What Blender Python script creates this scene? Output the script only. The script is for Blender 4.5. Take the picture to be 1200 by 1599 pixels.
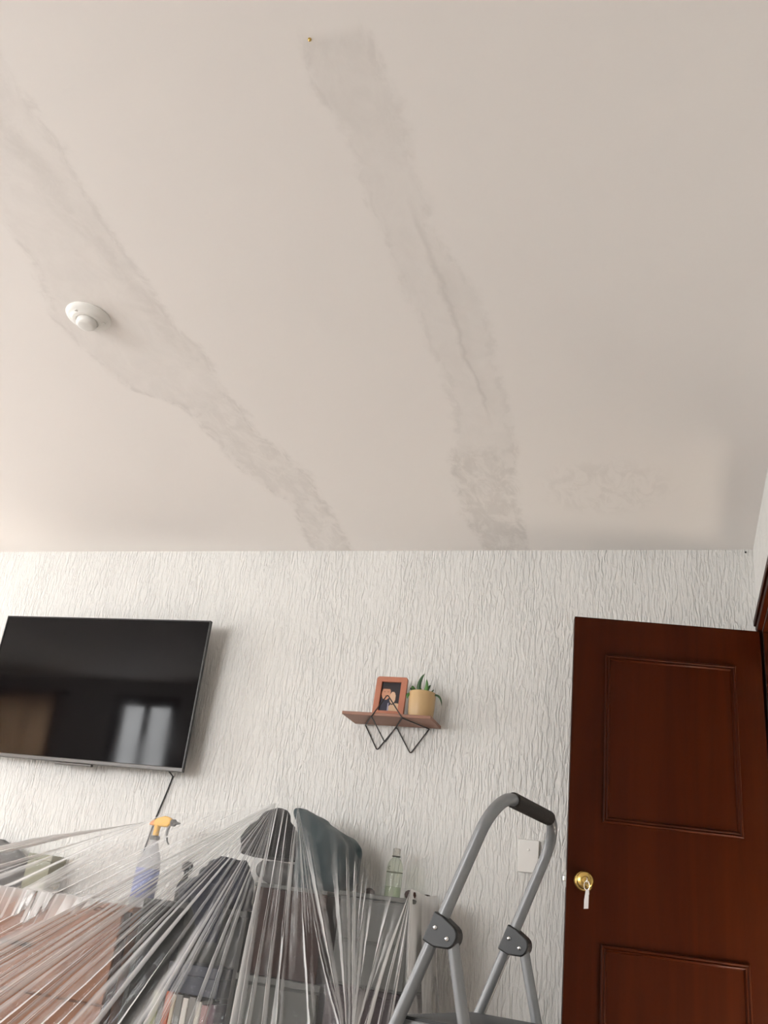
import bpy, bmesh, math, random
from mathutils import Vector, Matrix, noise as mnoise
random.seed(7)
scene = bpy.context.scene
C = scene.collection
for o in list(bpy.data.objects): bpy.data.objects.remove(o)

# ------------------------------------------------------------------ camera, world, lights, exposure
HC = 0.8                      # eye height of the phone
F_PX = 1362.4
R0 = ((0.95020948, 0.28608616, 0.1235178), (-0.01649816, 0.44201503, -0.89685591), (-0.31117479, 0.85016317, 0.42472677))
cam_d = bpy.data.cameras.new('camera'); cam = bpy.data.objects.new('camera', cam_d); C.objects.link(cam)
rx, ry, rz = Vector(R0[0]), -Vector(R0[1]), -Vector(R0[2])
cam.matrix_world = Matrix(((rx.x, ry.x, rz.x, 0), (rx.y, ry.y, rz.y, 0), (rx.z, ry.z, rz.z, HC), (0, 0, 0, 1)))
cam_d.sensor_fit = 'VERTICAL'; cam_d.sensor_height = 36.0; cam_d.lens = 36.0 * F_PX / 1599.0
cam_d.clip_start = 0.02; cam_d.clip_end = 200
scene.camera = cam

w = bpy.data.worlds.new('overcast_sky'); scene.world = w; w.use_nodes = True
bg = w.node_tree.nodes['Background']; bg.inputs['Color'].default_value = (0.93, 0.96, 1.0, 1); bg.inputs['Strength'].default_value = 1.0

# room: X right along the back wall, Y away from the camera, Z up
XL, XR, YF, D, H = -7.6, 0.329, -1.5, 3.6157, 2.4
WIN_L = (0.3, 3.0, 0.35, 2.25)         # large window in the far left wall: Y0, Y1, Z0, Z1
WIN_F = (-5.98, -5.12, 0.35, 2.25)     # dark-framed window in the wall behind the camera: X0, X1, Z0, Z1
WIN_FILL_G = (-4.3, -2.5, 0.9, 2.1)         # unseen window added in the same wall, to brighten the back wall
WIN_C = (-7.5, -6.72, 0.1, 2.12)        # curtained window beside it: X0, X1, Z0, Z1
WIN_FILL_B = (-5.4, -3.8, 0.35, 2.2)        # unseen window added left of the television, to light the ceiling from there
HWIN = (2.50, 3.45, 1.05, 2.05)        # small window of the hallway beyond the door

def area(name, loc, rot, sx, sy, power, color):
    l = bpy.data.lights.new(name, 'AREA'); l.shape = 'RECTANGLE'; l.size = sx; l.size_y = sy; l.energy = power; l.color = color
    o = bpy.data.objects.new(name, l); C.objects.link(o); o.location = loc; o.rotation_euler = rot
    return o
DAY = (1.0, 0.990, 1.0)
area('window_daylight', (XL - 0.22, (WIN_L[0] + WIN_L[1]) / 2, (WIN_L[2] + WIN_L[3]) / 2), (0, -math.pi / 2, 0), WIN_L[3] - WIN_L[2], WIN_L[1] - WIN_L[0], 250, DAY)
area('window_daylight', ((WIN_F[0] + WIN_F[1]) / 2, YF - 0.22, (WIN_F[2] + WIN_F[3]) / 2), (math.pi / 2, 0, 0), WIN_F[1] - WIN_F[0], WIN_F[3] - WIN_F[2], 180, DAY)
area('window_daylight', ((WIN_FILL_G[0] + WIN_FILL_G[1]) / 2, YF - 0.22, (WIN_FILL_G[2] + WIN_FILL_G[3]) / 2), (math.pi / 2, 0, 0), WIN_FILL_G[1] - WIN_FILL_G[0], WIN_FILL_G[3] - WIN_FILL_G[2], 220, DAY)  # fill lamp for the added window, brightens the middle of the back wall
area('window_daylight', ((WIN_C[0] + WIN_C[1]) / 2, YF - 0.22, (WIN_C[2] + WIN_C[3]) / 2), (math.pi / 2, 0, 0), WIN_C[1] - WIN_C[0], WIN_C[3] - WIN_C[2], 550, DAY)
area('window_daylight', ((WIN_FILL_B[0] + WIN_FILL_B[1]) / 2, D + 0.22, (WIN_FILL_B[2] + WIN_FILL_B[3]) / 2), (-math.pi / 2, 0, 0), WIN_FILL_B[1] - WIN_FILL_B[0], WIN_FILL_B[3] - WIN_FILL_B[2], 20, DAY)  # weak fill lamp for the added back window, brightens the ceiling's left
sun_d = bpy.data.lights.new('sun', 'SUN'); sun_d.energy = 900.0; sun_d.angle = math.radians(0.6); sun_d.color = (1, 0.95, 0.88)
sun = bpy.data.objects.new('sun', sun_d); C.objects.link(sun)
sun.rotation_euler = Vector((-0.5, 0.0, -0.866)).to_track_quat('-Z', 'Y').to_euler()

scene.view_settings.view_transform = 'Standard'; scene.view_settings.look = 'None'
scene.view_settings.gamma = 1.0; scene.view_settings.use_curve_mapping = False
scene.view_settings.exposure = -0.52

# ------------------------------------------------------------------ helpers
WM = {}
def link(o, parent=None):
    C.objects.link(o)
    if parent: o.parent = parent
    return o
def thing(name, label, cat, loc=(0, 0, 0), rotz=0, group=None, kind=None):
    o = bpy.data.objects.new(name, None); link(o); o.empty_display_size = 0.05
    o.location = loc; o.rotation_euler = (0, 0, rotz)
    WM[o.name] = Matrix.Translation(loc) @ Matrix.Rotation(rotz, 4, 'Z')
    if label: o['label'] = label
    if cat: o['category'] = cat
    if group: o['group'] = group
    if kind: o['kind'] = kind
    return o
def tag(o, label, cat, group=None, kind=None):
    o['label'] = label
    if cat: o['category'] = cat
    if group: o['group'] = group
    if kind: o['kind'] = kind
    return o
def obj(name, bm, mat, parent=None, smooth=False, bevel=0, origin=None, angle=40):
    """link a bmesh given in world coordinates as one mesh object"""
    me = bpy.data.meshes.new(name)
    M = Matrix.Identity(4)
    if parent is not None: M = WM[parent.name]
    elif origin is not None: M = Matrix.Translation(origin)
    bmesh.ops.recalc_face_normals(bm, faces=bm.faces[:])
    bm.transform(M.inverted()); bm.to_mesh(me); bm.free()
    me.materials.append(mat)
    if smooth:
        me.polygons.foreach_set('use_smooth', [True] * len(me.polygons))
        me.set_sharp_from_angle(angle=math.radians(angle))
    o = bpy.data.objects.new(name, me); link(o, parent)
    if parent is None: o.matrix_world = M
    WM[o.name] = M
    if bevel:
        b = o.modifiers.new('bevel', 'BEVEL'); b.width = bevel; b.segments = 2; b.limit_method = 'ANGLE'
    return o
def box(bm, x0, x1, y0, y1, z0, z1, M=None):
    vs = [bm.verts.new((x, y, z)) for x in (x0, x1) for y in (y0, y1) for z in (z0, z1)]
    for f in ((0, 1, 3, 2), (4, 6, 7, 5), (0, 4, 5, 1), (2, 3, 7, 6), (0, 2, 6, 4), (1, 5, 7, 3)): bm.faces.new([vs[i] for i in f])
    if M: bmesh.ops.transform(bm, matrix=M, verts=vs)
    return bm
def B(*a, **k): return box(bmesh.new(), *a, **k)
def fillet(pts, r, n=6):
    """round the inner corners of a polyline"""
    pts = [Vector(p) for p in pts]; out = [pts[0]]
    for a, b, c in zip(pts, pts[1:], pts[2:]):
        u, v = (a - b).normalized(), (c - b).normalized(); ang = u.angle(v)
        d = min(r / math.tan(ang / 2), (a - b).length * .49, (c - b).length * .49)
        rr = d * math.tan(ang / 2); bis = (u + v).normalized(); ce = b + bis * (rr / math.sin(ang / 2))
        p0, p1 = b + u * d, b + v * d
        for i in range(n + 1):
            q = (p0 - ce).normalized().slerp((p1 - ce).normalized(), i / n); out.append(ce + q * rr)
    out.append(pts[-1]); return out
def tube(bm, pts, r, seg=12, closed=False, cap=True):
    pts = [Vector(p) for p in pts]; n = len(pts); rings = []
    rad = r if isinstance(r, (list, tuple)) else [r] * n
    t0 = (pts[1] - pts[0]).normalized(); up = t0.orthogonal().normalized()
    for i, p in enumerate(pts):
        if closed: t = (pts[(i + 1) % n] - pts[i - 1]).normalized()
        else: t = ((pts[min(i + 1, n - 1)] - p).normalized() + (p - pts[max(i - 1, 0)]).normalized()).normalized()
        up = (up - t * up.dot(t)).normalized(); sd = t.cross(up)
        rings.append([bm.verts.new(p + (up * math.cos(a) + sd * math.sin(a)) * rad[i]) for a in [2 * math.pi * k / seg for k in range(seg)]])
    for i in range(n if closed else n - 1):
        a, b = rings[i], rings[(i + 1) % n]
        for k in range(seg): bm.faces.new((a[k], a[(k + 1) % seg], b[(k + 1) % seg], b[k]))
    if cap and not closed: bm.faces.new(rings[0][::-1]); bm.faces.new(rings[-1])
    return bm
def lathe(bm, prof, center=(0, 0, 0), axis=(0, 0, 1), seg=32):
    """prof: (radius, height) pairs along the axis"""
    ax = Vector(axis).normalized(); u = ax.orthogonal().normalized(); v = ax.cross(u); c = Vector(center); rings = []
    for r, h in prof:
        if r < 1e-6: rings.append([bm.verts.new(c + ax * h)])
        else: rings.append([bm.verts.new(c + ax * h + (u * math.cos(2 * math.pi * k / seg) + v * math.sin(2 * math.pi * k / seg)) * r) for k in range(seg)])
    for a, b in zip(rings, rings[1:]):
        if len(a) == 1 and len(b) == 1: continue
        for k in range(seg):
            k2 = (k + 1) % seg
            if len(a) == 1: bm.faces.new((a[0], b[k2], b[k]))
            elif len(b) == 1: bm.faces.new((a[k], a[k2], b[0]))
            else: bm.faces.new((a[k], a[k2], b[k2], b[k]))
    return bm
def prism(bm, poly, o, ux, uy, uz, h):
    """extrude a 2-D outline (in ux, uy at o) by h along uz"""
    o, ux, uy, uz = Vector(o), Vector(ux), Vector(uy), Vector(uz)
    a = [bm.verts.new(o + ux * x + uy * y) for x, y in poly]; b = [bm.verts.new(v.co + uz * h) for v in a]
    bm.faces.new(a[::-1]); bm.faces.new(b)
    for i in range(len(a)): bm.faces.new((a[i], a[(i + 1) % len(a)], b[(i + 1) % len(a)], b[i]))
    return bm
def back(r): return [(z, cx * 1.022, cy + .075, a, b) for z, cx, cy, a, b in r]      # the pile stands this much further from the viewer
def loft(bm, rings, seg=48, power=3.0, amp=0.0, freq=9, seed=0, vfold=0.0):
    """stacked superellipse rings (z, cx, cy, rx, ry) with cloth-like noise; closed at both ends"""
    RR = []; nsub = 5; full = []
    ext = [rings[0]] + list(rings) + [rings[-1]]
    for p0, p1, p2, p3 in zip(ext, ext[1:], ext[2:], ext[3:]):
        for i in range(nsub):
            t = i / nsub; full.append([.5 * (2 * b + (c - a) * t + (2 * a - 5 * b + 4 * c - d) * t * t + (3 * b - a - 3 * c + d) * t ** 3) for a, b, c, d in zip(p0, p1, p2, p3)])
    full.append(list(rings[-1]))
    for z, cx, cy, rx_, ry_ in full:
        ring = []
        for k in range(seg):
            a = 2 * math.pi * k / seg; c, s = math.cos(a), math.sin(a)
            m = (abs(c) ** power + abs(s) ** power) ** (-1 / power)
            p = Vector((cx + rx_ * c * m, cy + ry_ * s * m, z))
            n = mnoise.noise(p * freq + Vector((seed, seed * 2.1, 0))) + .5 * mnoise.noise(p * freq * 2.3 + Vector((0, seed, seed)))
            f = mnoise.noise(Vector((p.x * 26 + seed, p.y * 26, p.z * 5)))
            d = Vector((c, s, .25)) * (amp * n + vfold * f)
            ring.append(bm.verts.new(p + d))
        RR.append(ring)
    for a, b in zip(RR, RR[1:]):
        for k in range(seg): bm.faces.new((a[k], a[(k + 1) % seg], b[(k + 1) % seg], b[k]))
    bm.faces.new(RR[0][::-1]); bm.faces.new(RR[-1])
    return bm

# ------------------------------------------------------------------ materials
MATS = {}
def srgb(r, g, b):
    f = lambda c: (c / 255 / 12.92) if c <= 10 else ((c / 255 + .055) / 1.055) ** 2.4
    return (f(r), f(g), f(b), 1)
class NT:
    def __init__(s, name):
        s.m = bpy.data.materials.new(name); s.m.use_nodes = True; s.t = s.m.node_tree; s.p = s.t.nodes['Principled BSDF']; s.out = s.t.nodes['Material Output']
    def n(s, typ, **kw):
        nd = s.t.nodes.new(typ)
        for k, v in kw.items():
            if hasattr(nd, k): setattr(nd, k, v)
            else: nd.inputs[k.replace('_', ' ')].default_value = v
        return nd
    def l(s, a, b): s.t.links.new(a, b)
    def val(s, nd, i, v):
        if isinstance(v, (int, float)): nd.inputs[i].default_value = v
        else: s.l(v, nd.inputs[i])
    def math(s, op, a, b=0.0, c=None, clamp=False):
        nd = s.t.nodes.new('ShaderNodeMath'); nd.operation = op; nd.use_clamp = clamp
        s.val(nd, 0, a); s.val(nd, 1, b)
        if c is not None: s.val(nd, 2, c)
        return nd.outputs[0]
    def ramp(s, x, lo, hi, a=0.0, b=1.0, smooth=True):
        nd = s.t.nodes.new('ShaderNodeMapRange'); nd.interpolation_type = 'SMOOTHSTEP' if smooth else 'LINEAR'
        s.val(nd, 0, x); s.val(nd, 1, lo); s.val(nd, 2, hi); s.val(nd, 3, a); s.val(nd, 4, b); return nd.outputs[0]
    def mix(s, f, a, b, mode='MIX'):
        nd = s.t.nodes.new('ShaderNodeMix'); nd.data_type = 'RGBA'; nd.blend_type = mode
        s.val(nd, 0, f)
        for i, v in ((6, a), (7, b)):
            if isinstance(v, tuple): nd.inputs[i].default_value = v
            else: s.l(v, nd.inputs[i])
        return nd.outputs[2]
    def coords(s, scale=(1, 1, 1), kind='Object'):
        tc = s.t.nodes.new('ShaderNodeTexCoord'); mp = s.t.nodes.new('ShaderNodeMapping'); mp.inputs['Scale'].default_value = scale
        s.l(tc.outputs[kind], mp.inputs['Vector']); return mp.outputs['Vector']
    def noise(s, vec, scale=1.0, detail=3, rough=.5, dist=0.0):
        nd = s.t.nodes.new('ShaderNodeTexNoise'); nd.inputs['Scale'].default_value = scale; nd.inputs['Detail'].default_value = detail
        nd.inputs['Roughness'].default_value = rough; nd.inputs['Distortion'].default_value = dist; s.l(vec, nd.inputs['Vector']); return nd.outputs['Fac']
    def bump(s, h, strength, dist):
        nd = s.t.nodes.new('ShaderNodeBump'); nd.inputs['Strength'].default_value = strength; nd.inputs['Distance'].default_value = dist
        s.l(h, nd.inputs['Height']); s.l(nd.outputs[0], s.p.inputs['Normal']); return nd
def plain(name, col, rough=.5, metal=0.0, var=.06, scale=30, bump=0.0, spec=.5, coat=0.0, bscale=None):
    """a plain material with a little procedural unevenness"""
    if name in MATS: return MATS[name]
    t = NT(name); v = t.coords(); nz = t.noise(v, scale, 3)
    a = tuple(c * (1 - var) for c in col[:3]) + (1,); b = tuple(min(1, c * (1 + var)) for c in col[:3]) + (1,)
    t.l(t.mix(nz, a, b), t.p.inputs['Base Color'])
    t.p.inputs['Roughness'].default_value = rough; t.p.inputs['Metallic'].default_value = metal
    t.p.inputs['Specular IOR Level'].default_value = spec; t.p.inputs['Coat Weight'].default_value = coat
    if bump: t.bump(t.noise(v, bscale or scale * 3, 2), .6, bump)
    MATS[name] = t.m; return t.m
def wood(name, c1, c2, scale=(18, 18, 1.6), rough=.35, coat=.3, gloss_spec=.5):
    t = NT(name); v = t.coords(scale)
    g = t.noise(v, 1.0, 6, .62, 1.1); g2 = t.noise(t.coords(tuple(x * 5 for x in scale)), 1.4, 3, .5)
    f = t.math('ADD', t.math('MULTIPLY', t.ramp(g, .3, .72), .7), t.math('MULTIPLY', g2, .3))
    t.l(t.mix(f, c1, c2), t.p.inputs['Base Color']); t.p.inputs['Roughness'].default_value = rough
    t.p.inputs['Coat Weight'].default_value = coat; t.p.inputs['Coat Roughness'].default_value = .25; t.p.inputs['Specular IOR Level'].default_value = gloss_spec
    t.bump(g2, .25, .0006); MATS[name] = t.m; return t.m

def stucco(name, along, base):
    """combed render: vertical, slightly wandering grooves"""
    t = NT(name)
    sc = (50, 1, 9) if along == 'x' else (1, 50, 9)
    v = t.coords(sc); h1 = t.noise(v, 1.6, 2.5, .5, .9)
    sc2 = tuple(a * 2.4 for a in sc); h2 = t.noise(t.coords(sc2), 1.7, 2, .5, .5)
    fl = t.noise(t.coords((7, 7, 3)), 1, 2)
    h = t.math('ADD', t.ramp(h1, .36, .66), t.math('MULTIPLY', h2, .55))
    h = t.math('MULTIPLY', h, t.ramp(fl, .25, .7, .55, 1.1))
    fine = t.noise(t.coords((1, 1, 1)), 260, 2)
    h = t.math('ADD', h, t.math('MULTIPLY', fine, .08))
    t.bump(h, 1.0, .0036)
    big = t.noise(t.coords((1, 1, 1)), 1.3, 2)
    t.l(t.mix(big, tuple(c * .97 for c in base[:3]) + (1,), base), t.p.inputs['Base Color'])
    t.p.inputs['Roughness'].default_value = .75; t.p.inputs['Specular IOR Level'].default_value = .25
    return t.m
WALL = (.735, .722, .690, 1)
M_wall = stucco('stucco_wall', 'x', WALL); M_wall_side = stucco('stucco_side_wall', 'y', WALL)

def ceiling_material():
    t = NT('stained_ceiling_paint'); v = t.coords()
    sep = t.t.nodes.new('ShaderNodeSeparateXYZ'); t.l(v, sep.inputs[0]); X, Y = sep.outputs[0], sep.outputs[1]
    wn = t.noise(t.coords((1, .7, 1)), 7, 4, .6); wn2 = t.noise(t.coords((1, .8, 1)), 30, 4, .65); wn3 = t.noise(t.coords((1, .45, 1)), 18, 5, .7, .8)
    mott = t.noise(t.coords((1, .6, 1)), 11, 6, .72, .5)
    Xw = t.math('ADD', X, t.math('ADD', t.math('MULTIPLY', t.math('SUBTRACT', wn, .5), .10), t.math('MULTIPLY', t.math('SUBTRACT', wn2, .5), .05)))
    Y0, Y1 = 0.4, 3.7
    yn = t.math('DIVIDE', t.math('SUBTRACT', Y, Y0), Y1 - Y0)
    def curve(pts, lo, hi):
        nd = t.t.nodes.new('ShaderNodeFloatCurve'); cm = nd.mapping; c = cm.curves[0]
        P = [((y - Y0) / (Y1 - Y0), (x - lo) / (hi - lo)) for x, y in pts]
        c.points[0].location = P[0]; c.points[1].location = P[-1]
        for p in P[1:-1]: c.points.new(*p)
        for p in c.points: p.handle_type = 'VECTOR'
        cm.update(); t.l(yn, nd.inputs['Value'])
        return t.math('ADD', t.math('MULTIPLY', nd.outputs[0], hi - lo), lo)
    L1 = curve([(-1.66, .4), (-1.70, 1.2), (-1.75, 1.51), (-1.80, 1.65), (-1.86, 1.8), (-1.845, 2.0), (-1.81, 2.2), (-1.72, 2.27), (-1.67, 2.35), (-1.655, 2.7), (-1.63, 3.0), (-1.565, 3.1), (-1.62, 3.35), (-1.665, 3.7)], -2, 0)
    R1 = curve([(-1.40, .4), (-1.385, 1.2), (-1.42, 1.4), (-1.44, 1.6), (-1.462, 1.75), (-1.44, 2.0), (-1.468, 2.24), (-1.45, 2.5), (-1.392, 2.85), (-1.425, 3.1), (-1.43, 3.35), (-1.46, 3.7)], -2, 0)
    L2 = curve([(-.66, .4), (-.69, 1.05), (-.715, 1.17), (-.67, 1.28), (-.695, 1.45), (-.699, 1.65), (-.688, 1.95), (-.677, 2.2), (-.70, 2.5), (-.72, 2.66), (-.775, 2.78), (-.815, 3.05), (-.83, 3.35), (-.80, 3.7)], -1, 0)
    R2 = curve([(-.6, .4), (-.56, 1.05), (-.553, 1.2), (-.56, 1.38), (-.537, 1.5), (-.565, 1.58), (-.54, 1.7), (-.502, 1.84), (-.486, 2.05), (-.49, 2.25), (-.513, 2.5), (-.525, 2.7), (-.56, 2.85), (-.576, 3.1), (-.61, 3.7)], -1, 0)
    def band(L, R, soft):
        dl = t.math('SUBTRACT', Xw, L); dr = t.math('SUBTRACT', R, Xw); d = t.math('MINIMUM', dl, dr)
        return dl, dr, d, t.ramp(d, -soft, soft)
    dl1, dr1, d1, m1 = band(L1, R1, .032); dl2, dr2, d2, m2 = band(L2, R2, .028)
    # band 2 begins about a metre in front of the camera; its far end is a separate darker patch
    m2 = t.math('MULTIPLY', m2, t.ramp(Y, 1.02, 1.06))
    def rim(d, wd): return t.math('MULTIPLY', t.ramp(t.math('ABSOLUTE', t.math('SUBTRACT', d, wd * .3)), 0, wd, 1, 0), t.ramp(wn3, .42, .62))
    a1 = t.math('MULTIPLY', m1, t.ramp(mott, .25, .75, .30, 1.15))
    dark_line = t.math('MULTIPLY', t.ramp(t.math('ABSOLUTE', t.math('ADD', Xw, 1.50)), .0, .055, 1, 0), t.math('MULTIPLY', t.ramp(Y, 2.0, 2.25, 1, 0), t.ramp(mott, .3, .6, .5, 1)))
    far1 = t.math('MULTIPLY', t.math('MULTIPLY', t.ramp(Y, 2.15, 2.4), m1), t.ramp(wn3, .40, .6))
    s1 = t.math('ADD', t.math('MULTIPLY', a1, .085), t.math('ADD', t.math('MULTIPLY', rim(d1, .025), .10), t.math('ADD', t.math('MULTIPLY', dark_line, .085), t.math('MULTIPLY', far1, .07))))
    # crack wandering along the second band
    crx = t.math('ADD', t.math('ADD', X, .588), t.math('MULTIPLY', t.math('SUBTRACT', wn, .5), .09))
    crk = t.math('MULTIPLY', t.ramp(t.math('ABSOLUTE', crx), .0, .014, 1, 0), t.math('MULTIPLY', t.ramp(Y, 1.45, 1.62), t.ramp(Y, 2.35, 2.6, 1, 0)))
    crk2 = t.math('MULTIPLY', t.ramp(crx, -.002, .05, 1, 0), t.math('MULTIPLY', t.ramp(crx, -.004, .004), t.math('MULTIPLY', t.ramp(Y, 1.6, 1.8), t.ramp(Y, 2.3, 2.55, 1, 0))))
    a2 = t.math('MULTIPLY', m2, t.ramp(mott, .25, .75, .35, 1.05))
    blotch = t.math('MULTIPLY', t.math('MULTIPLY', m2, t.ramp(Y, 2.62, 2.8)), t.ramp(wn3, .38, .6))
    head = t.math('MULTIPLY', t.math('MULTIPLY', m2, t.ramp(Y, 1.22, 1.36, 1, 0)), t.ramp(mott, .3, .65, .5, 1))
    s2 = t.math('ADD', t.math('MULTIPLY', a2, .085), t.math('ADD', t.math('MULTIPLY', rim(d2, .022), .07), t.math('ADD', t.math('MULTIPLY', crk, .10), t.math('ADD', t.math('MULTIPLY', crk2, .05), t.math('ADD', t.math('MULTIPLY', blotch, .13), t.math('MULTIPLY', head, .05))))))
    s2 = t.math('MULTIPLY', s2, t.ramp(Y, 1.00, 1.06))
    # faint third stain towards the door
    px = t.math('DIVIDE', t.math('ADD', X, .24), .27); py = t.math('DIVIDE', t.math('SUBTRACT', Y, 3.03), .24)
    rr = t.math('ADD', t.math('MULTIPLY', px, px), t.math('MULTIPLY', py, py))
    s3 = t.math('MULTIPLY', t.math('MULTIPLY', t.ramp(rr, .2, 1.2, 1, 0), t.ramp(wn3, .42, .62)), .085)
    s = t.math('ADD', s1, t.math('ADD', s2, s3), clamp=True)
    base = (.90, .862, .828, 1)
    big = t.noise(v, 1.1, 2)
    col = t.mix(big, (.88, .842, .808, 1), base)
    col = t.mix(t.math('MULTIPLY', s, 1.28, clamp=True), col, (.33, .30, .265, 1))
    t.l(col, t.p.inputs['Base Color']); t.p.inputs['Roughness'].default_value = .7; t.p.inputs['Specular IOR Level'].default_value = .3
    t.bump(t.noise(v, 45, 3), .25, .0012)
    return t.m
M_ceiling = ceiling_material()

M_door = wood('mahogany_door', (.0195, .0032, .0004, 1), (.031, .0055, .0007, 1), (16, 16, .9), .40, .0, .07)
M_dresser = wood('orange_brown_wood', (.185, .063, .019, 1), (.245, .088, .028, 1), (1.4, 14, 14), .45, .15)
M_shelf = wood('shelf_board_wood', (.20, .092, .056, 1), (.29, .135, .085, 1), (2, 20, 20), .5, .05)
M_frame = wood('photo_frame_wood', (.38, .135, .075, 1), (.46, .17, .095, 1), (12, 12, 3), .45, .1)
M_box = wood('dark_brown_wood', (.022, .008, .006, 1), (.033, .0125, .009, 1), (14, 14, 2), .55, .0, .12)
M_black = plain('black_plastic', (.012, .012, .012, 1), .4, var=.2)
M_blackmetal = plain('black_wire', (.012, .010, .009, 1), .45, var=.1)
M_ladder = plain('grey_painted_tube', (.20, .205, .21, 1), .40, .2, var=.05, scale=60, bump=.0002, coat=.2)
M_grip = plain('foam_grip', (.034, .030, .027, 1), .85, var=.35, scale=90, bump=.001, spec=.2)
M_rivet = plain('steel_rivet', (.72, .72, .72, 1), .22, 1.0)
M_white = plain('white_plastic', (.78, .76, .72, 1), .4, var=.02)
M_brass = plain('brass', (.62, .43, .14, 1), .26, 1.0, var=.1)
M_steel = plain('bright_steel', (.78, .77, .74, 1), .25, 1.0)
M_floor = plain('floor_tile', (.52, .46, .41, 1), .35, var=.1, scale=6)
M_floor_hall = M_floor
M_pot = plain('tan_ceramic_pot', srgb(188, 158, 114), .42, var=.06, scale=20)
M_leaf = plain('aloe_green', (.055, .16, .022, 1), .4, var=.45, scale=45)
M_leaf2 = plain('aloe_dark_green', (.022, .066, .016, 1), .45, var=.4, scale=45)
M_soil = plain('potting_soil', (.03, .02, .014, 1), .95, var=.5, scale=120, bump=.003)
M_silver = plain('silver_trim', (.11, .105, .10, 1), .4, .5)
M_paper = plain('white_paper_tag', (.80, .80, .78, 1), .6, var=.02)

def screen_material():
    t = NT('black_glass_screen'); t.p.inputs['Base Color'].default_value = (.0035, .003, .0034, 1)
    v = t.coords(); t.l(t.ramp(t.noise(v, 4, 2), .2, .8, .035, .075), t.p.inputs['Roughness'])
    t.p.inputs['Specular IOR Level'].default_value = .15; return t.m
M_screen = screen_material()

def cloth(name, c, rough=.9):
    t = NT(name); v = t.coords(); n = t.noise(v, 10, 4); wv = t.noise(v, 60, 3)
    t.l(t.mix(n, tuple(x * .75 for x in c[:3]) + (1,), tuple(min(1, x * 1.2) for x in c[:3]) + (1,)), t.p.inputs['Base Color'])
    t.p.inputs['Roughness'].default_value = rough; t.p.inputs['Specular IOR Level'].default_value = .2; t.p.inputs['Sheen Weight'].default_value = .2
    t.bump(wv, .5, .0015); return t.m
M_navy = cloth('navy_cloth', (.011, .013, .026, 1)); M_charcoal = cloth('charcoal_cloth', (.018, .017, .017, 1))
M_teal = cloth('slate_teal_cloth', (.034, .056, .063, 1)); M_greycloth = cloth('light_grey_cloth', (.17, .165, .16, 1))
def curtain_material():
    t = NT('tan_curtain'); v = t.coords((60, 60, 6)); n = t.noise(v, 1, 3); c = t.mix(n, (.30, .19, .115, 1), (.38, .25, .15, 1)); t.t.nodes.remove(t.p)
    df = t.n('ShaderNodeBsdfDiffuse'); tl = t.n('ShaderNodeBsdfTranslucent'); mx = t.n('ShaderNodeMixShader'); mx.inputs[0].default_value = .6
    t.l(c, df.inputs[0]); t.l(c, tl.inputs[0]); t.l(df.outputs[0], mx.inputs[1]); t.l(tl.outputs[0], mx.inputs[2]); t.l(mx.outputs[0], t.out.inputs[0]); return t.m
M_curtain = curtain_material()

def clear_plastic(name, tint, op_lo, op_hi, rough=.15, white=(.85, .85, .84, 1), blend=.35, bscale=55, bstr=.5, gl=.5):
    """thin clear plastic: mostly see-through, milkier where the film is seen edge-on"""
    t = NT(name); t.t.nodes.remove(t.p); v = t.coords()
    nb = t.noise(v, bscale, 4, .6, .4); bp = t.n('ShaderNodeBump'); bp.inputs['Strength'].default_value = bstr; bp.inputs['Distance'].default_value = .004; t.l(nb, bp.inputs['Height'])
    tr = t.n('ShaderNodeBsdfTransparent'); tr.inputs[0].default_value = tint
    df = t.n('ShaderNodeBsdfDiffuse'); df.inputs[0].default_value = white; t.l(bp.outputs[0], df.inputs['Normal'])
    tl = t.n('ShaderNodeBsdfTranslucent'); tl.inputs[0].default_value = white; t.l(bp.outputs[0], tl.inputs['Normal'])
    mk = t.n('ShaderNodeMixShader'); mk.inputs[0].default_value = .35; t.l(df.outputs[0], mk.inputs[1]); t.l(tl.outputs[0], mk.inputs[2])
    lw = t.n('ShaderNodeLayerWeight'); lw.inputs['Blend'].default_value = blend
    op = t.ramp(lw.outputs['Facing'], 0.0, 1.0, op_lo, op_hi, smooth=False)
    m1 = t.n('ShaderNodeMixShader'); t.l(op, m1.inputs[0]); t.l(tr.outputs[0], m1.inputs[1]); t.l(mk.outputs[0], m1.inputs[2])
    gs = t.n('ShaderNodeBsdfGlossy'); gs.inputs['Roughness'].default_value = rough; t.l(bp.outputs[0], gs.inputs['Normal'])
    fr = t.math('ADD', t.math('MULTIPLY', t.math('POWER', lw.outputs['Facing'], 4.0), .7), .04)
    m2 = t.n('ShaderNodeMixShader'); t.l(t.math('MULTIPLY', fr, gl), m2.inputs[0]); t.l(m1.outputs[0], m2.inputs[1]); t.l(gs.outputs[0], m2.inputs[2])
    t.l(m2.outputs[0], t.out.inputs['Surface']); return t.m
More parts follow.
